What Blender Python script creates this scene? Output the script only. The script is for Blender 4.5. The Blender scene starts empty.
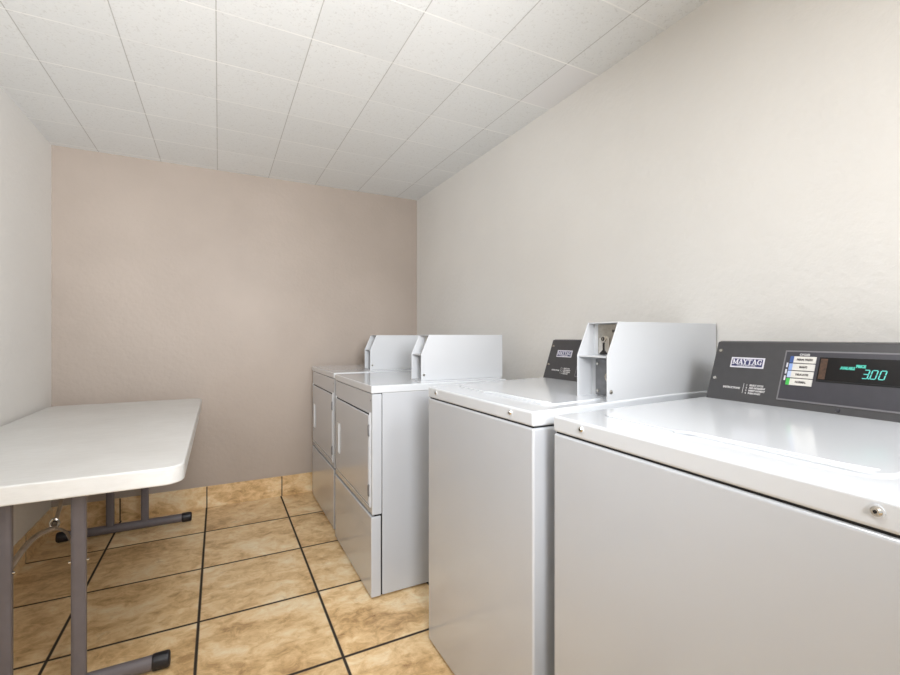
import bpy, bmesh, math, random
from mathutils import Vector, Matrix
random.seed(7)
S = bpy.context.scene
COL = S.collection
PI = math.pi

# ------------------------------------------------------------------ camera, world, lights, exposure
F_PX, YAW, V0, CAM_H = 446.5, 0.4777, 336.3, 1.13
cam_d = bpy.data.cameras.new('camera')
cam_d.sensor_width = 36.0
cam_d.lens = F_PX / 900 * 36.0
cam_d.shift_y = -(V0 - 337.5) / 900 * -1
cam_d.clip_start = 0.02
cam = bpy.data.objects.new('camera', cam_d)
COL.objects.link(cam)
cam.location = (0, 0, CAM_H)
cam.rotation_euler = (PI / 2, 0, -YAW)
S.camera = cam

XL, XR, YB, YN, H = -0.862, 1.435, 3.36, -2.20, 2.2393

W = bpy.data.worlds.new('world')
S.world = W
W.use_nodes = True
W.node_tree.nodes['Background'].inputs['Color'].default_value = (0.86, 0.93, 1.0, 1)
W.node_tree.nodes['Background'].inputs['Strength'].default_value = 1.0


def area_light(name, loc, rot, sx, sy, power, colour):
    d = bpy.data.lights.new(name, 'AREA')
    d.shape = 'RECTANGLE'; d.size = sx; d.size_y = sy
    d.energy = power; d.color = colour
    o = bpy.data.objects.new(name, d); COL.objects.link(o)
    o.location = loc; o.rotation_euler = rot
    return o


def spot_light(name, loc, aim, angle, power, colour, soft=0.25):
    d = bpy.data.lights.new(name, 'SPOT')
    d.energy = power; d.color = colour
    d.spot_size = math.radians(angle); d.spot_blend = 1.0; d.shadow_soft_size = soft
    o = bpy.data.objects.new(name, d); COL.objects.link(o)
    o.location = loc
    o.rotation_euler = (Vector(aim) - Vector(loc)).to_track_quat('-Z', 'Y').to_euler()
    return o


# two area lights added as fill under the ceiling, outside the view
LC = (0.98, 1.0, 1.03)
area_light('strip_fill_light', (0.85, -0.95, H - 0.075), (0, 0, 0), 0.26, 1.15, 33.0, LC)
area_light('square_fill_light', (0.20, 0.72, H - 0.055), (0, 0, 0), 0.28, 0.28, 9.5, LC)
# three added fill spots: at the ceiling, the left wall, down the aisle
spot_light('fill_spot_ceiling', (0.2, -0.4, 1.4), (0.2, 2.4, 2.24), 75, 230, LC)
spot_light('fill_spot_left', (0.5, -0.6, 1.5), (-0.86, 2.6, 1.55), 60, 128, LC)
spot_light('fill_spot_aisle', (0.08, -0.65, 1.5), (0.66, 1.75, 0.6), 48, 165, LC)

S.view_settings.view_transform = 'Standard'
S.view_settings.look = 'None'
S.view_settings.gamma = 1.0
S.view_settings.use_curve_mapping = False
S.view_settings.exposure = 0.0


# ------------------------------------------------------------------ materials
def lin(c):
    return tuple(((v / 255) / 12.92 if v / 255 <= 0.04045 else ((v / 255 + 0.055) / 1.055) ** 2.4) for v in c) + (1.0,)


class NT:
    """small helper around a principled material's node tree"""
    def __init__(self, name, rough=0.5, metal=0.0, spec=0.5):
        self.m = bpy.data.materials.new(name)
        self.m.use_nodes = True
        self.t = self.m.node_tree
        self.b = self.t.nodes['Principled BSDF']
        self.b.inputs['Roughness'].default_value = rough
        self.b.inputs['Metallic'].default_value = metal
        self.b.inputs['Specular IOR Level'].default_value = spec

    def n(self, kind, **props):
        x = self.t.nodes.new(kind)
        ins = props.pop('ins', {})
        for k, v in props.items():
            setattr(x, k, v)
        for k, v in ins.items():
            self.put(x.inputs[k], v)
        return x

    def put(self, sock, v):
        if isinstance(v, bpy.types.NodeSocket):
            self.t.links.new(v, sock)
        else:
            sock.default_value = v

    def pos(self):
        return self.n('ShaderNodeNewGeometry').outputs['Position']

    def obj(self):
        return self.n('ShaderNodeTexCoord').outputs['Object']

    def math(self, op, a, b=0.0, c=None):
        ins = {0: a, 1: b}
        if c is not None:
            ins[2] = c
        return self.n('ShaderNodeMath', operation=op, ins=ins).outputs[0]

    def noise(self, vec, scale, detail=4, rough=0.55, dist=0.0):
        return self.n('ShaderNodeTexNoise', ins={'Vector': vec, 'Scale': scale, 'Detail': detail,
                                                 'Roughness': rough, 'Distortion': dist}).outputs['Fac']

    def ramp(self, fac, stops, interp='LINEAR'):
        r = self.n('ShaderNodeValToRGB', ins={'Fac': fac})
        r.color_ramp.interpolation = interp
        while len(r.color_ramp.elements) < len(stops):
            r.color_ramp.elements.new(0.5)
        for e, (p, c) in zip(r.color_ramp.elements, stops):
            e.position = p
            e.color = c if len(c) == 4 else tuple(c) + (1,)
        return r.outputs['Color']

    def mix(self, fac, a, b, blend='MIX'):
        x = self.n('ShaderNodeMix', data_type='RGBA', blend_type=blend)
        self.put(x.inputs[0], fac); self.put(x.inputs[6], a); self.put(x.inputs[7], b)
        return x.outputs[2]

    def bump(self, height, strength, dist=0.002):
        bp = self.n('ShaderNodeBump', ins={'Height': height, 'Strength': strength, 'Distance': dist})
        self.t.links.new(bp.outputs['Normal'], self.b.inputs['Normal'])

    def base(self, c):
        self.put(self.b.inputs['Base Color'], c)
        return self

    def mottle(self, c, amount=0.06, scale=6.0):
        """base colour with faint procedural unevenness"""
        f = self.noise(self.obj(), scale, 3)
        lo = tuple(v * (1 - amount) for v in c[:3]) + (1,)
        hi = tuple(min(1, v * (1 + amount)) for v in c[:3]) + (1,)
        return self.base(self.ramp(f, [(0.3, lo), (0.7, hi)]))


def wall_mat(name, c, c2, bump):
    t = NT(name, 0.5, spec=0.4)
    p = t.pos()
    big = t.noise(p, 1.6, 3)
    t.base(t.ramp(big, [(0.35, c), (0.7, c2)]))
    fine = t.noise(p, 75, 3, 0.6)
    blot = t.n('ShaderNodeTexVoronoi', feature='SMOOTH_F1', ins={'Vector': p, 'Scale': 38.0}).outputs['Distance']
    hgt = t.math('ADD', t.math('MULTIPLY', fine, 0.6), t.math('MULTIPLY', blot, 0.7))
    t.bump(hgt, bump, 0.004)
    return t.m


M = {}
M['cream_wall'] = wall_mat('cream_wall_paint', lin((231, 229, 225)), lin((236, 234, 230)), 0.4)
M['accent_wall'] = wall_mat('taupe_wall_paint', lin((175, 162, 151)), lin((184, 171, 160)), 0.4)


def grid_line(t, coord, off, pitch, half):
    """1 on a line, 0 off it, for a repeating line of half width `half`; also returns the cell number"""
    u = t.math('DIVIDE', t.math('SUBTRACT', coord, off), pitch)
    cell = t.math('FLOOR', u)
    fr = t.math('SUBTRACT', u, cell)
    d = t.math('MULTIPLY', t.math('MINIMUM', fr, t.math('SUBTRACT', 1.0, fr)), pitch)
    line = t.n('ShaderNodeMapRange', interpolation_type='SMOOTHSTEP',
               ins={'Value': d, 'From Min': half * 0.6, 'From Max': half * 1.4, 'To Min': 1.0, 'To Max': 0.0}).outputs[0]
    return line, cell


def stone(t, p, cell_rnd):
    """travertine-look glazed tile colour"""
    off = t.n('ShaderNodeVectorMath', operation='SCALE', ins={0: cell_rnd, 'Scale': 9.0}).outputs[0]
    q = t.n('ShaderNodeVectorMath', operation='ADD', ins={0: p, 1: off}).outputs[0]
    st = t.n('ShaderNodeMapping', ins={'Vector': q, 'Rotation': (0, 0, 0.5), 'Scale': (1.0, 1.3, 1.0)}).outputs[0]
    n1 = t.noise(st, 3.2, 6, 0.62, 0.6)
    n2 = t.noise(st, 15.0, 8, 0.72, 0.7)
    f = t.math('ADD', t.math('MULTIPLY', n1, 0.55), t.math('MULTIPLY', n2, 0.45))
    c = t.ramp(f, [(0.35, lin((158, 120, 78))), (0.45, lin((214, 178, 128))), (0.52, lin((236, 204, 156))), (0.62, lin((248, 229, 194)))])
    vein = t.noise(st, 13.0, 8, 0.75, 1.2)
    vm = t.ramp(vein, [(0.56, (0, 0, 0)), (0.70, (1, 1, 1))])
    return t.mix(t.math('MULTIPLY', vm, 0.34), c, lin((150, 112, 74))), f


def floor_mat():
    t = NT('beige_stone_floor_tile', 0.28, spec=0.4)
    p = t.pos()
    sp = t.n('ShaderNodeSeparateXYZ', ins={0: p})
    lx, cx = grid_line(t, sp.outputs[0], -0.0713, 0.4610, 0.0052)
    ly, cy = grid_line(t, sp.outputs[1], 2.483, 0.4575, 0.0058)
    cell = t.n('ShaderNodeCombineXYZ', ins={0: cx, 1: cy}).outputs[0]
    rnd = t.n('ShaderNodeTexWhiteNoise', noise_dimensions='3D', ins={'Vector': cell})
    c, f = stone(t, p, rnd.outputs['Color'])
    tone = t.math('ADD', 0.93, t.math('MULTIPLY', rnd.outputs['Value'], 0.12))
    c = t.mix(1.0, c, t.n('ShaderNodeCombineColor', ins={0: tone, 1: tone, 2: tone}).outputs[0], 'MULTIPLY')
    g = t.math('MAXIMUM', lx, ly)
    t.base(t.mix(g, c, lin((50, 42, 36))))
    t.put(t.b.inputs['Roughness'], t.math('ADD', t.math('MULTIPLY', g, 0.5), t.math('ADD', 0.22, t.math('MULTIPLY', f, 0.15))))
    t.bump(t.math('SUBTRACT', t.math('MULTIPLY', f, 0.25), g), 0.5, 0.0015)
    return t.m


def base_mat():
    t = NT('beige_stone_baseboard_tile', 0.3, spec=0.4)
    p = t.pos()
    sp = t.n('ShaderNodeSeparateXYZ', ins={0: p})
    lx, cx = grid_line(t, sp.outputs[0], -0.0700, 0.4660, 0.0035)
    ly, cy = grid_line(t, sp.outputs[1], 2.483, 0.4575, 0.0030)
    nrm = t.n('ShaderNodeSeparateXYZ', ins={0: t.n('ShaderNodeNewGeometry').outputs['Normal']})
    fx = t.math('GREATER_THAN', t.math('ABSOLUTE', nrm.outputs[0]), 0.5)
    fy = t.math('GREATER_THAN', t.math('ABSOLUTE', nrm.outputs[1]), 0.5)
    cell = t.n('ShaderNodeCombineXYZ', ins={0: cx, 1: cy, 2: 3.0}).outputs[0]
    rnd = t.n('ShaderNodeTexWhiteNoise', noise_dimensions='3D', ins={'Vector': cell})
    rot = t.n('ShaderNodeCombineXYZ', ins={0: sp.outputs[0], 1: t.math('ADD', sp.outputs[1], sp.outputs[2]), 2: sp.outputs[2]}).outputs[0]
    c, f = stone(t, rot, rnd.outputs['Color'])
    g = t.math('MAXIMUM', t.math('MULTIPLY', lx, fy), t.math('MULTIPLY', ly, fx))
    t.base(t.mix(g, c, lin((60, 50, 42))))
    return t.m


def ceiling_mat():
    t = NT('white_fibre_ceiling_tile', 0.75, spec=0.25)
    p = t.pos()
    sp = t.n('ShaderNodeSeparateXYZ', ins={0: p})
    lx, cx = grid_line(t, sp.outputs[0], -0.0085, 0.3170, 0.0018)
    ly, cy = grid_line(t, sp.outputs[1], 2.036, 0.3200, 0.0028)
    cell = t.n('ShaderNodeCombineXYZ', ins={0: cx, 1: cy, 2: 1.0}).outputs[0]
    rnd = t.n('ShaderNodeTexWhiteNoise', noise_dimensions='3D', ins={'Vector': cell}).outputs['Value']
    base = t.ramp(rnd, [(0.0, lin((232, 234, 234))), (1.0, lin((237, 239, 239)))])
    pit = t.noise(p, 120, 2, 0.5)
    worm = t.noise(p, 62, 3, 0.6, 1.0)
    pm = t.ramp(t.math('ADD', t.math('MULTIPLY', pit, 0.5), t.math('MULTIPLY', worm, 0.5)), [(0.36, (1, 1, 1)), (0.45, (0, 0, 0))])
    # one replaced tile by the right wall is smooth
    inx = t.math('GREATER_THAN', sp.outputs[0], 1.2595)
    iny = t.math('MULTIPLY', t.math('GREATER_THAN', sp.outputs[1], 1.396), t.math('LESS_THAN', sp.outputs[1], 1.716))
    smooth_tile = t.math('MULTIPLY', inx, iny)
    keep = t.math('SUBTRACT', 1.0, smooth_tile)
    pm = t.math('MULTIPLY', pm, keep)
    c = t.mix(t.math('MULTIPLY', pm, 0.28), base, lin((186, 184, 180)))
    c = t.mix(t.math('MULTIPLY', smooth_tile, 0.8), c, lin((238, 238, 239)))
    c = t.mix(t.math('MULTIPLY', lx, 0.55), c, lin((150, 146, 140)))
    ragged = t.ramp(t.noise(p, 2.3, 2), [(0.36, (0.35, 0.35, 0.35)), (0.62, (1, 1, 1))])
    c = t.mix(t.math('MULTIPLY', ly, ragged), c, lin((255, 255, 253)))
    t.base(c)
    t.bump(t.math('SUBTRACT', 0.0, t.math('ADD', pm, t.math('MULTIPLY', lx, 2.0))), 0.35, 0.001)
    return t.m


M['floor'] = floor_mat()
M['base'] = base_mat()
M['ceiling'] = ceiling_mat()


def enamel(name, c, rough, coat=0.0):
    t = NT(name, rough, spec=0.5)
    t.mottle(lin(c), 0.012, 3.0)
    t.b.inputs['Coat Weight'].default_value = coat
    t.b.inputs['Coat Roughness'].default_value = 0.09
    t.bump(t.noise(t.obj(), 160, 2), 0.02, 0.001)
    return t.m


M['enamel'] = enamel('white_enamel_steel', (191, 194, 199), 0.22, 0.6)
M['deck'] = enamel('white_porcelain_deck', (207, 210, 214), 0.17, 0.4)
M['coin_white'] = enamel('white_powder_coat', (203, 205, 208), 0.38)


def plain(name, c, rough=0.5, metal=0.0, amount=0.05, scale=20.0, spec=0.5):
    t = NT(name, rough, metal, spec)
    t.mottle(lin(c), amount, scale)
    return t.m


M['gap'] = plain('dark_gap', (22, 22, 23), 0.8)
M['console'] = plain('charcoal_console_plastic', (66, 65, 67), 0.42, scale=60)
M['control'] = plain('slate_control_panel', (60, 59, 66), 0.30, scale=60)
M['frame'] = plain('grey_edge_line', (120, 118, 122), 0.4)
M['glass'] = plain('black_display_glass', (18, 15, 15), 0.3, spec=0.25)
M['amber'] = plain('amber_display_film', (74, 50, 34), 0.35, amount=0.5, scale=160)
M['navy'] = plain('navy_badge', (52, 54, 100), 0.35)
M['badge_white'] = plain('white_badge_print', (226, 224, 232), 0.4)
M['print'] = plain('pale_print', (205, 203, 203), 0.5)
M['label'] = plain('cream_cycle_label', (222, 219, 213), 0.45)
M['ink'] = plain('dark_ink', (70, 66, 66), 0.6)
M['stripe_navy'] = plain('navy_stripe', (58, 88, 150), 0.4)
M['stripe_blue'] = plain('pale_blue_stripe', (140, 168, 224), 0.4)
M['stripe_pale'] = plain('ice_blue_stripe', (188, 204, 236), 0.4)
M['stripe_green'] = plain('green_stripe', (70, 190, 84), 0.4)
M['chrome'] = plain('polished_steel', (196, 192, 184), 0.22, 1.0)
M['steel'] = plain('brushed_steel', (168, 164, 156), 0.36, 1.0, 0.12, 90)
M['dull_steel'] = plain('grey_zinc_door', (130, 131, 134), 0.45, 0.7, 0.1, 50)
M['dark_metal'] = plain('dark_keyway', (28, 26, 25), 0.5, 0.3)
M['leg_grey'] = plain('grey_painted_tube', (108, 103, 107), 0.38, 0.0, 0.05, 30)
M['black_rubber'] = plain('black_plastic_cap', (28, 28, 34), 0.35)
M['rod'] = plain('tarnished_rod', (170, 158, 146), 0.32, 0.8, 0.15, 40)
M['fill_body'] = plain('white_fill_metal', (235, 235, 233), 0.4)  # casing of the added ceiling fill lights
M['door_frame'] = plain('white_door_frame', (228, 225, 220), 0.4)


def table_mat():
    t = NT('white_speckled_plastic', 0.36, spec=0.45)
    p = t.obj()
    st = t.n('ShaderNodeMapping', ins={'Vector': p, 'Scale': (2.0, 9.0, 9.0)}).outputs[0]
    a = t.noise(p, 3.0, 4, 0.6)
    b = t.noise(st, 9.0, 5, 0.7)
    f = t.math('ADD', t.math('MULTIPLY', a, 0.6), t.math('MULTIPLY', b, 0.4))
    t.base(t.ramp(f, [(0.34, lin((210, 209, 206))), (0.62, lin((223, 223, 221)))]))
    t.bump(t.noise(p, 220, 2), 0.08, 0.001)
    return t.m


M['table'] = table_mat()


def glow(name, c, strength):
    t = NT(name, 0.4)
    t.base(lin(c))
    t.put(t.b.inputs['Emission Color'], lin(c))
    t.b.inputs['Emission Strength'].default_value = strength
    return t.m


M['vfd'] = glow('teal_lit_digit', (96, 205, 196), 0.24)
M['vfd_dim'] = glow('teal_lit_word', (74, 186, 168), 0.22)
M['fill_face'] = glow('fill_diffuser', (255, 247, 232), 1.0)  # glowing face of the added ceiling fill lights


# ------------------------------------------------------------------ mesh building
class MB:
    def __init__(self):
        self.bm = bmesh.new()
        self.mats = []

    def mi(self, m):
        if m not in self.mats:
            self.mats.append(m)
        return self.mats.index(m)

    def add(self, tmp, m, mat=None):
        i = self.mi(m)
        if mat is not None:
            tmp.transform(mat)
        bmesh.ops.recalc_face_normals(tmp, faces=tmp.faces)
        for f in tmp.faces:
            f.material_index = i
        me = bpy.data.meshes.new('tmp')
        tmp.to_mesh(me); tmp.free()
        self.bm.from_mesh(me)
        bpy.data.meshes.remove(me)

    def prism(self, poly, axis, a, b, m, bev=0.0, seg=3, mat=None):
        """polygon extruded along an axis; poly coords are the other two axes in x,y,z order"""
        t = bmesh.new()

        def P(u, v, w):
            return {'x': (w, u, v), 'y': (u, w, v), 'z': (u, v, w)}[axis]
        lo = [t.verts.new(P(u, v, a)) for u, v in poly]
        hi = [t.verts.new(P(u, v, b)) for u, v in poly]
        n = len(poly)
        t.faces.new(lo); t.faces.new(hi)
        for i in range(n):
            t.faces.new((lo[i], lo[(i + 1) % n], hi[(i + 1) % n], hi[i]))
        bmesh.ops.recalc_face_normals(t, faces=t.faces)
        if bev > 0:
            es = [e for e in t.edges if e.calc_face_angle(0) > 0.6]
            bmesh.ops.bevel(t, geom=es, offset=bev, segments=seg, profile=0.5, affect='EDGES', clamp_overlap=True)
        self.add(t, m, mat)
        return self

    def box(self, x0, x1, y0, y1, z0, z1, m, bev=0.0, seg=3, mat=None):
        return self.prism([(x0, y0), (x1, y0), (x1, y1), (x0, y1)], 'z', z0, z1, m, bev, seg, mat)

    def cyl(self, p0, p1, r, m, seg=20, r2=None, bev=0.0, mat=None):
        p0 = Vector(p0); p1 = Vector(p1); d = p1 - p0
        t = bmesh.new()
        bmesh.ops.create_cone(t, cap_ends=True, segments=seg, radius1=r, radius2=r if r2 is None else r2, depth=d.length)
        if bev > 0:
            es = [e for e in t.edges if e.calc_face_angle(0) > 0.9]
            bmesh.ops.bevel(t, geom=es, offset=bev, segments=2, profile=0.5, affect='EDGES', clamp_overlap=True)
        t.transform(Matrix.Translation((p0 + p1) / 2) @ d.to_track_quat('Z', 'Y').to_matrix().to_4x4())
        self.add(t, m, mat)
        return self

    def tube(self, pts, r, m, seg=10, closed=False):
        pts = [Vector(p) for p in pts]
        n = len(pts); t = bmesh.new(); rings = []
        up = Vector((0, 0, 1)); prev = None
        for i, p in enumerate(pts):
            a = pts[(i - 1) % n] if (closed or i > 0) else p
            b = pts[(i + 1) % n] if (closed or i < n - 1) else p
            tg = (b - a).normalized()
            if prev is None:
                s = tg.cross(up)
                if s.length < 1e-3:
                    s = tg.cross(Vector((1, 0, 0)))
            else:
                s = prev - tg * prev.dot(tg)
            s.normalize(); prev = s
            q = tg.cross(s)
            rings.append([t.verts.new(p + (s * math.cos(2 * PI * k / seg) + q * math.sin(2 * PI * k / seg)) * r) for k in range(seg)])
        for i in range(n if closed else n - 1):
            A, B = rings[i], rings[(i + 1) % n]
            for k in range(seg):
                t.faces.new((A[k], A[(k + 1) % seg], B[(k + 1) % seg], B[k]))
        if not closed:
            t.faces.new(rings[0]); t.faces.new(rings[-1])
        self.add(t, m)
        return self

    def text(self, s, size, m, mat, fit_w=None, extrude=0.0003, offset=0.0, align='LEFT', shear=0.0):
        """lettering on the xy plane of `mat`"""
        c = bpy.data.curves.new('txt', 'FONT')
        c.body = s; c.size = size; c.extrude = extrude; c.offset = offset
        c.align_x = align; c.resolution_u = 2; c.shear = shear
        o = bpy.data.objects.new('txt', c); COL.objects.link(o)
        dg = bpy.context.evaluated_depsgraph_get(); dg.update()
        me = bpy.data.meshes.new_from_object(o.evaluated_get(dg))
        bpy.data.objects.remove(o); bpy.data.curves.remove(c)
        t = bmesh.new(); t.from_mesh(me); bpy.data.meshes.remove(me)
        if fit_w and t.verts:
            xs = [v.co.x for v in t.verts]
            k = fit_w / max(1e-6, max(xs) - min(xs))
            t.transform(Matrix.Diagonal((k, 1, 1, 1)))
        self.add(t, m, mat)
        return self

    def build(self, name, parent=None, smooth=True):
        me = bpy.data.meshes.new(name)
        self.bm.to_mesh(me); self.bm.free()
        for m in self.mats:
            me.materials.append(m)
        if smooth:
            me.polygons.foreach_set('use_smooth', [True] * len(me.polygons))
            me.set_sharp_from_angle(angle=math.radians(38))
        o = bpy.data.objects.new(name, me)
        COL.objects.link(o)
        if smooth:
            wn = o.modifiers.new('weighted_normal', 'WEIGHTED_NORMAL')
            wn.weight = 90; wn.keep_sharp = True
        if parent is not None:
            o.parent = parent
        return o


def thing(name, label, cat, loc, group=None):
    o = bpy.data.objects.new(name, None); COL.objects.link(o)
    o.empty_display_size = 0.1
    o.location = loc; o['label'] = label; o['category'] = cat
    if group:
        o['group'] = group
    return o


def struct(o, label, cat):
    o['kind'] = 'structure'; o['label'] = label; o['category'] = cat
    return o


# ------------------------------------------------------------------ room shell
T = 0.08
struct(MB().box(XL - T, XR + T, YN - T, YB + T, -T, 0, M['floor']).build('floor'),
       'floor of large beige stone tiles with thin dark grout', 'floor')
struct(MB().box(XL - T, XR + T, YN - T, YB + T, H, H + T, M['ceiling']).build('ceiling'),
       'low white ceiling of square textured fibre tiles', 'ceiling')
struct(MB().box(XL - T, XR + T, YB, YB + T, 0, H, M['accent_wall']).build('wall_back'),
       'taupe painted end wall behind the dryers and table', 'wall')
struct(MB().box(XL - T, XL, YN - T, YB, 0, H, M['cream_wall']).build('wall_left'),
       'cream painted wall on the left beside the white table', 'wall')
struct(MB().box(XR, XR + T, YN - T, YB, 0, H, M['cream_wall']).build('wall_right'),
       'cream textured wall on the right behind the washers', 'wall')
# entrance wall behind the camera, with an open doorway
near = MB()
near.box(XL, 0.275, YN - T, YN, 0, H, M['cream_wall'])
near.box(1.325, XR, YN - T, YN, 0, H, M['cream_wall'])
near.box(0.275, 1.325, YN - T, YN, 2.03, H, M['cream_wall'])
struct(near.build('wall_entrance'), 'cream wall with the open doorway', 'wall')

bt, bh = 0.010, 0.14
struct(MB().box(XL, XR, YB - bt, YB, 0, bh, M['base'], 0.002, 2).build('baseboard_back'),
       'beige stone tile baseboard along the taupe end wall', 'baseboard')
struct(MB().box(XL, XL + bt, YN, YB - bt, 0, bh, M['base'], 0.002, 2).build('baseboard_left'),
       'beige stone tile baseboard along the left wall under the table', 'baseboard')
struct(MB().box(XR - bt, XR, YN, YB - bt, 0, bh, M['base'], 0.002, 2).build('baseboard_right'),
       'beige stone tile baseboard behind the machines', 'baseboard')


# ------------------------------------------------------------------ shared small pieces
def screw(name, parent, p, axis, r=0.007, h=0.004, mat='chrome'):
    """domed screw head with a dark recess; axis is the outward direction"""
    p = Vector(p); a = Vector(axis).normalized()
    b = MB()
    b.cyl(p - a * 0.001, p + a * h * 0.35, r * 1.25, M['coin_white'] if mat == 'chrome' else M[mat], 20)
    b.cyl(p + a * h * 0.3, p + a * h, r, M[mat], 20, r2=r * 0.62)
    b.cyl(p + a * h * 0.9, p + a * (h + 0.0002), r * 0.36, M['dark_metal'], 6)
    return b.build(name, parent)


def coin_box(parent, x0, x_top, x1, y0, y1, z0, z_mid, z1):
    """open-fronted coin meter case: two side plates with a slanted upper front, a top, a back and a shelf"""
    t = 0.0035
    zb = z0 + 0.007
    prof = [(x0, zb), (x0, z_mid), (x_top, z1), (x1, z1), (x1, zb)]
    c = MB()
    c.prism(prof, 'y', y0, y0 + t, M['coin_white'], 0.0012, 2)
    c.prism(prof, 'y', y1 - t, y1, M['coin_white'], 0.0012, 2)
    c.box(x_top, x1, y0 + t, y1 - t, z1 - t, z1, M['coin_white'], 0.0008, 1)
    c.box(x1 - t, x1, y0 + t, y1 - t, zb, z1 - t, M['coin_white'])
    c.box(x0 + 0.004, x0 + 0.07, y0 + t, y1 - t, z_mid - 0.005, z_mid - 0.001, M['coin_white'])
    # inner walls that the recesses end on
    c.box(x0 + 0.066, x1 - t, y0 + t, y1 - t, z_mid - 0.004, z1 - t, M['coin_white'])
    c.box(x0 + 0.058, x1 - t, y0 + t, y1 - t, zb, z_mid - 0.005, M['coin_white'])
    o = c.build('coin_box', parent)
    MB().box(x0 - 0.001, x1 - 0.004, y0 - 0.001, y1 + 0.001, z0 - 0.002, zb - 0.0008, M['coin_white'], 0.0008, 1).build('base_plate', o)
    # coin slide: steel face plate in the upper recess
    ym = (y0 + y1) / 2
    ys = ym + 0.010
    w = (y1 - y0)
    s = MB()
    xf = x0 + 0.062
    s.box(xf, xf + 0.004, y0 + 0.006, y1 - 0.022, z_mid + 0.002, z1 - 0.006, M['steel'], 0.0008, 1)
    s.box(xf - 0.004, xf, ys - 0.020, ys + 0.020, z_mid + 0.003, z_mid + 0.050, M['chrome'], 0.001, 1)
    s.box(xf - 0.0055, xf - 0.003, ys - 0.0028, ys + 0.0028, z_mid + 0.008, z_mid + 0.036, M['dark_metal'])
    s.prism([(ys - 0.016, z_mid + 0.003), (ys + 0.016, z_mid + 0.003), (ys + 0.003, z_mid + 0.014), (ys - 0.003, z_mid + 0.014)], 'x',
            xf - 0.0065, xf - 0.003, M['dark_metal'])
    s.box(xf - 0.0008, xf + 0.001, y0 + 0.014, y0 + 0.040, z1 - 0.030, z1 - 0.022, M['ink'])
    s.build('coin_slide', o)
    lk = MB()
    lk.cyl((xf + 0.001, ys, z_mid + 0.047), (xf - 0.007, ys, z_mid + 0.047), 0.0095, M['chrome'], 20, bev=0.001)
    lk.cyl((xf - 0.006, ys, z_mid + 0.047), (xf - 0.0074, ys, z_mid + 0.047), 0.0062, M['dark_metal'], 14)
    lk.box(xf - 0.008, xf - 0.0072, ys - 0.001, ys + 0.001, z_mid + 0.043, z_mid + 0.051, M['chrome'])
    lk.build('key_lock', o)
    # cash door: grey zinc plate in the lower recess
    d = MB()
    xd = x0 + 0.050
    d.box(xd, xd + 0.009, y0 + 0.006, y1 - 0.024, zb + 0.008, z_mid - 0.012, M['dull_steel'], 0.0015, 2)
    for zz in (zb + 0.020, z_mid - 0.026):
        d.cyl((xd + 0.001, y1 - 0.034, zz), (xd - 0.003, y1 - 0.034, zz), 0.0045, M['chrome'], 12)
    zc = (zb + z_mid) / 2
    d.cyl((xd + 0.001, y0 + 0.038, zc), (xd - 0.007, y0 + 0.038, zc), 0.014, M['chrome'], 20, bev=0.0015)
    d.cyl((xd - 0.006, y0 + 0.038, zc), (xd - 0.0076, y0 + 0.038, zc), 0.0065, M['dark_metal'], 12)
    d.build('cash_door', o)
    screw('screw', o, (x0 + 0.014, y0, zb + 0.026), (0, -1, 0), 0.0048, 0.003, 'steel')
    return o


# ------------------------------------------------------------------ washers
WX = 0.688          # front of the washers
WW, WD = 0.622, 0.715
CX0, CZ0, CX1, CZ1 = 0.527, 0.957, 0.582, 1.114     # console face, bottom and top
CLEN = math.hypot(CX1 - CX0, CZ1 - CZ0)
CY = 0.611                                          # left end of the console
CUP = Vector((CX1 - CX0, 0, CZ1 - CZ0)).normalized()
CRT = Vector((0, -1, 0))
CNR = CRT.cross(CUP)


AS = 1.035


def con(a, b, lift=0.0):
    """matrix on the console face: a metres from its left end, b as a fraction of its height"""
    p = Vector((CX0, CY - a * AS, CZ0)) + CUP * (b * CLEN) + CNR * lift
    m = Matrix.Identity(4)
    for i in range(3):
        m[i][0] = CRT[i] * AS; m[i][1] = CUP[i]; m[i][2] = CNR[i]; m[i][3] = p[i]
    return m


def slab(b, a0, a1, f0, f1, z0, z1, m, bev=0.0, skew=0.0):
    """thin plate on the console face"""
    mt = con(0, 0)
    y0, y1 = f0 * CLEN, f1 * CLEN
    b.prism([(a0 - skew, y0), (a1 - skew, y0), (a1 + skew, y1), (a0 + skew, y1)], 'z', z0, z1, m, bev, 2, mt)


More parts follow.
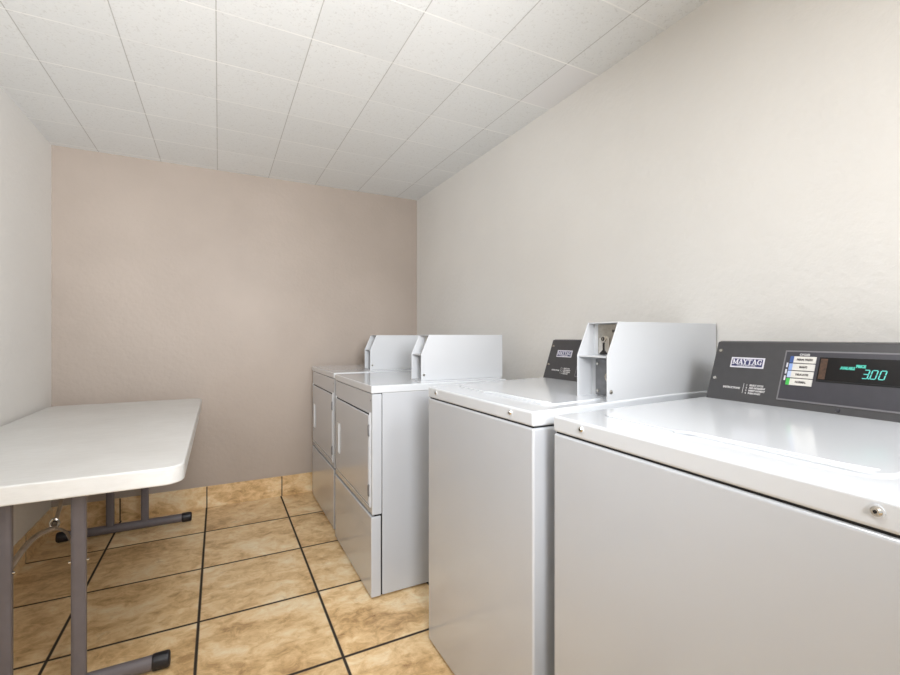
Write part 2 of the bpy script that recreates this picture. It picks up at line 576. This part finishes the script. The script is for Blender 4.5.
def serif_word(b, a0, f0, f1, width, m, lift):
    """MAYTAG in heavy slab-serif capitals"""
    h = (f1 - f0) * CLEN
    mt = con(a0, f0, lift)
    letters = {
        'M': (1.25, [((0.18, 0), (0.18, 1), .16), ((0.18, 1), (0.62, 0.12), .20), ((0.62, 0.12), (1.06, 1), .14), ((1.06, 0), (1.06, 1), .24)], [(0.18, 0), (1.06, 0), (0.10, 1), (1.14, 1)]),
        'A': (1.0, [((0.16, 0), (0.5, 1), .13), ((0.5, 1), (0.86, 0), .26), ((0.28, 0.33), (0.72, 0.33), .12)], [(0.14, 0), (0.86, 0)]),
        'Y': (0.95, [((0.12, 1), (0.48, 0.45), .24), ((0.84, 1), (0.48, 0.45), .13), ((0.48, 0.5), (0.48, 0), .24)], [(0.12, 1), (0.84, 1), (0.48, 0)]),
        'T': (0.95, [((0.48, 0), (0.48, 1), .24), ((0.06, 0.93), (0.90, 0.93), .14), ((0.08, 0.72), (0.08, 1), .10), ((0.88, 0.72), (0.88, 1), .10)], [(0.48, 0)]),
        'G': (1.05, [((0.88, 0.80), (0.62, 0.96), .12), ((0.62, 0.96), (0.34, 0.90), .16), ((0.34, 0.90), (0.16, 0.5), .22), ((0.16, 0.5), (0.34, 0.10), .22),
                     ((0.34, 0.10), (0.66, 0.05), .14), ((0.66, 0.05), (0.84, 0.12), .14), ((0.84, 0.0), (0.84, 0.45), .20), ((0.62, 0.43), (0.98, 0.43), .11), ((0.88, 0.66), (0.88, 1), .10)], []),
    }
    total = sum(letters[ch][0] for ch in 'MAYTAG')
    sx = width / total
    x = 0.0
    for ch in 'MAYTAG':
        adv, bars, ser = letters[ch]
        segs = [(p, q, w) for p, q, w in bars] + [((sxx - 0.22, (0.05 if yy == 0 else 0.95)), (sxx + 0.22, (0.05 if yy == 0 else 0.95)), .10) for sxx, yy in ser]
        for k, (p, q, w) in enumerate(segs):
            P = Vector(((x + p[0]) * sx, p[1] * h)); Q = Vector(((x + q[0]) * sx, q[1] * h))
            d = (Q - P).normalized(); nn = Vector((-d.y, d.x)) * (w * sx * 0.5)
            e = d * 0.0002
            b.prism([tuple(P - e + nn), tuple(Q + e + nn), tuple(Q + e - nn), tuple(P - e - nn)], 'z', 0, 0.0003 + 0.00001 * k, m, mat=mt)
        x += adv


def seven(b, ch, a, f0, f1, w, m, lift):
    """one slanted seven-segment digit"""
    on = {'3': 'abcdg', '0': 'abcdef'}[ch]
    h = (f1 - f0) * CLEN; sh = 0.16 * h; t = 0.0018
    pts = {'a': ((0, 1), (1, 1)), 'b': ((1, 1), (1, .5)), 'c': ((1, .5), (1, 0)), 'd': ((0, 0), (1, 0)), 'e': ((0, 0), (0, .5)), 'f': ((0, .5), (0, 1)), 'g': ((0, .5), (1, .5))}
    mt = con(a, f0, lift)
    for s in on:
        (x0, y0), (x1, y1) = pts[s]
        P = Vector((x0 * w + sh * y0, y0 * h)); Q = Vector((x1 * w + sh * y1, y1 * h))
        d = (Q - P).normalized(); nn = Vector((-d.y, d.x)) * t * 0.5
        P = P + d * 0.0006; Q = Q - d * 0.0006
        b.prism([tuple(P + nn), tuple(Q + nn), tuple(Q - nn), tuple(P - nn)], 'z', 0, 0.0004, m, mat=mt)


def make_washer(x_base, y_base, turn, label, coin, lit, screws):
    r = thing('washing_machine', label, 'washing machine', (x_base, y_base, 0), 'top-loading washers along the right wall')
    r.rotation_euler = (0, 0, math.radians(turn))
    MB().box(0.001, WD - 0.02, 0.0005, WW - 0.0005, 0.012, 0.9015, M['enamel'], 0.006, 4).build('cabinet', r)
    for fx in (0.06, WD - 0.08):
        for fy in (0.06, WW - 0.06):
            MB().cyl((fx, fy, 0.0), (fx, fy, 0.02), 0.022, M['black_rubber'], 16).build('foot', r)
    MB().box(0.0065, WD - 0.026, 0.006, WW - 0.006, 0.898, 0.908, M['gap']).build('gasket', r)
    prof = [(0, 0.9055), (0, 0.943), (0.521, 0.957), (WD - 0.015, 0.957), (WD - 0.015, 0.9055)]
    MB().prism(prof, 'y', 0, WW, M['deck'], 0.006, 4).build('deck', r)
    # lid, flush in the deck with a raised finger lip along its front
    lid = MB()
    x0, x1, y0, y1, rr = 0.088, 0.476, 0.05, 0.562, 0.03
    poly = []
    for cx, cy, a0 in ((x1 - rr, y1 - rr, 0), (x0 + rr, y1 - rr, 90), (x0 + rr, y0 + rr, 180), (x1 - rr, y0 + rr, 270)):
        for k in range(7):
            a = math.radians(a0 + 15 * k)
            poly.append((cx + rr * math.cos(a), cy + rr * math.sin(a)))
    lid.prism(poly, 'z', -0.004, 0.0034, M['deck'], 0.0016, 3, Matrix.Translation((0, 0, 0.943)) @ Matrix.Rotation(-math.atan2(0.014, 0.521), 4, 'Y'))
    lo = lid.build('lid', r)
    MB().tube([(0.116, 0.070, 0.9464), (0.106, 0.075, 0.9484), (0.100, 0.095, 0.9488), (0.096, 0.20, 0.9490), (0.094, 0.30, 0.9488), (0.090, 0.335, 0.9484), (0.084, 0.358, 0.9462)], 0.0042,
              M['deck'], 10).build('finger_lip', lo)
    for yy in screws:
        screw('screw', r, (0, yy, 0.9275), (-1, 0, 0), 0.0062, 0.005)

    # ---- console
    ce = 0.150 if coin else 0.010
    c = MB()
    c.prism([(CX0, CZ0 - 0.004), (CX0, CZ0), (CX1, CZ1), (CX1 + 0.012, CZ1 + 0.003), (WD - 0.03, CZ1 - 0.01), (WD - 0.018, CZ0 - 0.004)], 'y', ce, CY, M['console'], 0.003, 3)
    k = c.build('console', r)
    a_end = CY - ce - 0.012
    p = MB()
    slab(p, 0.176, a_end, 0.105, 0.875, -0.001, 0.0016, M['frame'], 0.0006)
    slab(p, 0.1795, a_end - 0.003, 0.128, 0.853, 0.001, 0.0021, M['control'], 0.0003)
    slab(p, 0.250, a_end - 0.003, 0.425, 0.442, 0.002, 0.0028, M['gap'])
    p.build('control_panel', k)
    bd = MB()
    slab(bd, 0.0485, 0.1325, 0.562, 0.735, -0.0005, 0.0010, M['badge_white'], 0.0003)
    slab(bd, 0.0520, 0.1290, 0.585, 0.712, 0.0008, 0.0014, M['navy'])
    serif_word(bd, 0.0535, 0.617, 0.703, 0.074, M['badge_white'], 0.0014)
    bd.text('COMMERCIAL', 0.0052, M['badge_white'], con(0.0665, 0.590, 0.0016), fit_w=0.047)
    bd.build('badge', k)
    for a, f in ((0.015, 0.84), (0.015, 0.355)):
        b = MB()
        mt = con(a, f)
        b.cyl((0, 0, -0.001), (0, 0, 0.0035), 0.0058, M['chrome'], 18, r2=0.0042, mat=mt)
        b.build('screw', k)
    lg = MB()
    lg.text('INSTRUCTIONS', 0.0072, M['print'], con(0.042, 0.205, 0.0004), fit_w=0.044, offset=0.0003)
    slab(lg, 0.0935, 0.0945, 0.145, 0.305, 0, 0.0005, M['print'])
    for i, (s, w) in enumerate((('SELECT CYCLE', 0.033), ('ADD DETERGENT', 0.039), ('INSERT PAYMENT', 0.039), ('PUSH START', 0.030))):
        f = 0.268 - 0.043 * i
        lg.text(str(i + 1), 0.006, M['print'], con(0.1005, f, 0.0004), offset=0.0002)
        lg.text(s, 0.0062, M['print'], con(0.1085, f, 0.0004), fit_w=w, offset=0.0003)
    lg.build('instruction_lettering', k)
    MB().text('CYCLES', 0.0072, M['print'], con(0.208, 0.796, 0.0023), fit_w=0.021, offset=0.0003).build('heading_lettering', k)
    rows = (('PERM PRESS', 'stripe_navy', 0.032), ('BRIGHTS', 'stripe_blue', 0.016), ('DELICATES', 'stripe_pale', 0.026), ('NORMAL', 'stripe_green', 0.022))
    for i, (s, st, w) in enumerate(rows):
        b = MB()
        f1 = 0.781 - 0.113 * i; f0 = f1 - 0.101
        sk = 0.0
        slab(b, 0.1945, 0.2435, f0, f1, 0.0015, 0.0042, M['label'], 0.0006)
        slab(b, 0.1905, 0.1985, f0, f1, 0.0015, 0.0044, M[st], 0.0004)
        b.text(s, 0.0072, M['ink'], con(0.1985 + (0.045 - w) / 2, f0 + 0.036, 0.0044), fit_w=w, offset=0.0002)
        o = b.build('cycle_button', k)
        o['label'] = ('dark blue edged', 'blue edged', 'pale blue edged', 'green edged')[i] + ' cycle button'
    for i in range(3):
        b = MB()
        slab(b, 0.1842, 0.1875, 0.66 - 0.1 * i - 0.05, 0.66 - 0.1 * i + 0.02, 0.0015, 0.003, M['badge_white'])
        b.build('indicator_strip', k)
    b = MB()
    d_end = min(0.46, a_end - 0.006)
    slab(b, 0.2500, d_end, 0.447, 0.782, 0.0015, 0.0030, M['glass'], 0.0004)
    slab(b, 0.2530, 0.2660, 0.462, 0.760, 0.0028, 0.0033, M['amber'])
    if lit:
        b.text('AVAILABLE', 0.0085, M['vfd_dim'], con(0.2915, 0.622, 0.0032), fit_w=0.026, offset=0.0006)
        b.text('PRICE', 0.0085, M['vfd_dim'], con(0.3185, 0.655, 0.0032), fit_w=0.0165, offset=0.0007)
        for ch, a in (('3', 0.3310), ('0', 0.3442), ('0', 0.3580)):
            seven(b, ch, a, 0.512, 0.628, 0.0088, M['vfd'], 0.0032)
        slab(b, 0.3414, 0.3431, 0.506, 0.520, 0.003, 0.0036, M['vfd'])
    b.build('display', k)
    b = MB()
    b.cyl((0, 0, -0.001), (0, 0, 0.002), 0.005, M['control'], 16, r2=0.004, mat=con(0.299, 0.055))
    b.build('screw', k)

    if coin:
        coin_box(r, 0.257, 0.300, 0.743, 0.004, 0.121, 0.9430, 1.075, 1.171)
    return r


make_washer(WX, 0.884, 0.0, 'white top-loading washer with a white coin box on its right end, next to the dryers', True, False, (0.095, 0.552))
make_washer(0.676, 0.206, -2.5, 'nearest white top-loading washer, its dark console showing a lit teal 3.00', False, True, (0.026, 0.524))

# ------------------------------------------------------------------ dryers
DX, DW, DD = 0.583, 0.672, 0.692


def make_dryer(x_base, y_base, label, cx, cy):
    r = thing('clothes_dryer', label, 'dryer', (x_base, y_base, 0), 'front-loading dryers in the far corner')
    MB().box(0.046, DD, 0.002, DW - 0.002, 0.009, 0.885, M['enamel'], 0.004, 2).build('cabinet', r)
    for fx in (0.075, DD - 0.06):
        for fy in (0.045, DW - 0.045):
            MB().cyl((fx, fy, 0.0), (fx, fy, 0.02), 0.02, M['dull_steel'], 14).build('foot', r)
    MB().box(0.012, 0.05, 0.006, DW - 0.006, 0.010, 0.886, M['gap']).build('inner_frame', r)
    MB().box(0.0, 0.0445, 0.0, DW, 0.361, 0.8815, M['enamel'], 0.005, 3).build('front_panel', r)
    MB().box(-0.004, 0.0405, 0.0, DW, 0.008, 0.354, M['enamel'], 0.005, 3).build('lower_panel', r)
    MB().box(-0.004, DD, -0.002, DW + 0.002, 0.8835, 0.9175, M['deck'], 0.006, 4).build('top_panel', r)
    # door with a shallow raised surround and a dark gap along its top
    d = MB()
    d.box(-0.0010, 0.004, 0.024, 0.646, 0.392, 0.801, M['enamel'], 0.0009, 1)
    for ya, yb, za, zb_ in ((0.022, 0.029, 0.391, 0.800), (0.643, 0.650, 0.391, 0.800), (0.022, 0.650, 0.389, 0.396)):
        d.box(-0.0055, 0.002, ya, yb, za, zb_, M['coin_white'], 0.002, 2)
    d.box(-0.0016, 0.002, 0.040, 0.640, 0.788, 0.7935, M['gap'])
    d.box(-0.0075, 0.001, 0.033, 0.640, 0.400, 0.787, M['enamel'], 0.0055, 3)
    do = d.build('door', r)
    h = MB()
    h.box(-0.0095, -0.006, 0.545, 0.590, 0.500, 0.662, M['coin_white'], 0.0015, 2)
    h.box(-0.0150, -0.006, 0.551, 0.562, 0.506, 0.656, M['coin_white'], 0.002, 2)
    h.box(-0.0102, -0.0085, 0.564, 0.583, 0.510, 0.652, M['enamel'])
    h.build('handle', do)
    for z in (0.722, 0.462):
        g = MB()
        g.box(-0.0085, 0.002, 0.0225, 0.0325, z - 0.026, z + 0.026, M['dull_steel'], 0.0012, 2)
        g.cyl((-0.009, 0.0285, z - 0.022), (-0.009, 0.0285, z + 0.022), 0.0035, M['dull_steel'], 12)
        g.build('hinge', do)
    screw('screw', r, (0, 0.018, 0.853), (-1, 0, 0), 0.0035, 0.002, 'dull_steel')
    coin_box(r, cx, cx + 0.040, 0.700, cy, cy + 0.118, 0.9165, 1.046, 1.137)
    return r


make_dryer(DX, 1.851, 'white dryer standing next to the washers, its side panel in full view', 0.249, 0.047)
make_dryer(DX + 0.013, 2.612, 'white dryer in the far corner beside the taupe end wall', 0.236, 0.070)

# ------------------------------------------------------------------ folding table
TX0, TX1, TY0, TY1, TZ, TT = -0.845, -0.095, 1.572, 3.250, 0.738, 0.054
tb = thing('folding_table', 'white plastic folding table with grey legs along the left wall', 'table', ((TX0 + TX1) / 2, (TY0 + TY1) / 2, 0))
ox, oy = (TX0 + TX1) / 2, (TY0 + TY1) / 2
hx, hy = (TX1 - TX0) / 2, (TY1 - TY0) / 2
rr = 0.055
poly = []
for sx, sy, a0 in ((1, 1, 0), (-1, 1, 90), (-1, -1, 180), (1, -1, 270)):
    for k in range(11):
        a = math.radians(a0 + 9 * k)
        poly.append((sx * (hx - rr) + rr * math.cos(a), sy * (hy - rr) + rr * math.sin(a)))
top = MB().prism(poly, 'z', TZ - TT, TZ, M['table'], 0.006, 3).build('tabletop', tb)
rail = MB()
for sx in (-1, 1):
    rail.box(sx * 0.28 - 0.012, sx * 0.28 + 0.012, -hy + 0.10, hy - 0.05, TZ - TT - 0.022, TZ - TT, M['leg_grey'], 0.003, 2)
rail.build('support_rail', tb)


def leg_tube(x, y, z0, z1, ax=0.020, ay=0.014):
    b = MB()
    pol = [(x + ax * math.cos(2 * PI * k / 24), y + ay * math.sin(2 * PI * k / 24)) for k in range(24)]
    pol = [(x + max(-ax * .94, min(ax * .94, (u - x) * 1.12)), y + max(-ay * .94, min(ay * .94, (v - y) * 1.12))) for u, v in pol]
    b.prism(pol, 'z', z0, z1, M['leg_grey'])
    return b


for gy, lx in ((1.80 - oy, (-0.571 - ox, -0.394 - ox)), (3.158 - oy, (-0.551 - ox, -0.386 - ox))):
    xs0, xs1 = -0.790 - ox, -0.147 - ox
    for x in lx:
        l = leg_tube(x, gy, 0.040, TZ - TT - 0.001).build('leg', tb)
        bo = MB()
        zb = 0.417
        bo.cyl((x - 0.026, gy, zb), (x + 0.026, gy, zb), 0.0045, M['chrome'], 12)
        bo.build('bolt', l)
    f = MB()
    pol = [(gy + 0.020 * math.cos(2 * PI * k / 20), 0.0285 + 0.0245 * math.sin(2 * PI * k / 20)) for k in range(20)]
    f.prism(pol, 'x', xs0 + 0.02, xs1 - 0.02, M['leg_grey'])
    fo = f.build('foot_bar', tb)
    for a, b_ in ((xs0, xs0 + 0.055), (xs1 - 0.055, xs1)):
        cp = MB()
        cpol = [(gy + 0.0235 * math.cos(2 * PI * k / 20), 0.0285 + 0.0278 * math.sin(2 * PI * k / 20)) for k in range(20)]
        cp.prism(cpol, 'x', a, b_, M['black_rubber'], 0.009, 3)
        cp.build('foot_cap', fo)
    # folding brace: a bent rod between the legs, a locking ring and a strut to the underside
    sgn = 1 if gy < 0 else -1
    mid = (lx[0] + lx[1]) / 2
    A = Vector((lx[0], gy, 0.405)); B = Vector((lx[1], gy, 0.415)); P = Vector((mid - 0.022, gy + sgn * 0.20, 0.466))
    arms = MB()
    for E_, off, rad, rise in ((A, -0.022, 0.0095, 0.022), (B, 0.020, 0.0045, 0.016)):
        pts = []
        for k in range(15):
            u = k / 14
            q = E_.lerp(P + Vector((off * (1 - (max(0, u - 0.7) / 0.3) ** 2), 0, 0)), u)
            q.z += rise * math.sin(PI * u)
            pts.append(q)
        arms.tube(pts, rad, M['rod'], 12)
    br = arms.build('brace', tb)
    ring = MB().tube([P + Vector((0.011 * math.cos(2 * PI * k / 24), 0, 0.016 + 0.017 * math.sin(2 * PI * k / 24))) for k in range(24)], 0.0045, M['chrome'], 8, closed=True)
    ring.cyl(P + Vector((0, 0.003, 0.016)), P + Vector((0, 0.0045, 0.016)), 0.009, M['dark_metal'], 16)
    ring.build('locking_ring', br)
    MB().tube([P + Vector((0, 0, 0.012)), P + Vector((0.0, sgn * 0.06, 0.055)), P + Vector((0.0, sgn * 0.22, TZ - TT - P.z + 0.002))], 0.0065, M['rod'], 10).build('strut', br)

# ------------------------------------------------------------------ bodies of the added ceiling fill lights, out of view
cl = thing('ceiling_fill', 'long white strip fill light added on the unseen ceiling near the doorway', 'lamp', (0.85, -0.95, H - 0.06))
MB().box(-0.16, 0.16, -0.62, 0.62, 0.012, 0.06, M['fill_body'], 0.004, 2).build('fill_housing', cl)
MB().box(-0.145, 0.145, -0.60, 0.60, 0.0, 0.013, M['fill_face'], 0.004, 2).build('fill_face', cl)
cl = thing('ceiling_fill', 'small square white fill light added on the unseen ceiling over the aisle', 'lamp', (0.20, 0.72, H - 0.045))
MB().box(-0.16, 0.16, -0.16, 0.16, 0.012, 0.045, M['fill_body'], 0.004, 2).build('fill_housing', cl)
MB().box(-0.145, 0.145, -0.145, 0.145, 0.0, 0.013, M['fill_face'], 0.004, 2).build('fill_face', cl)
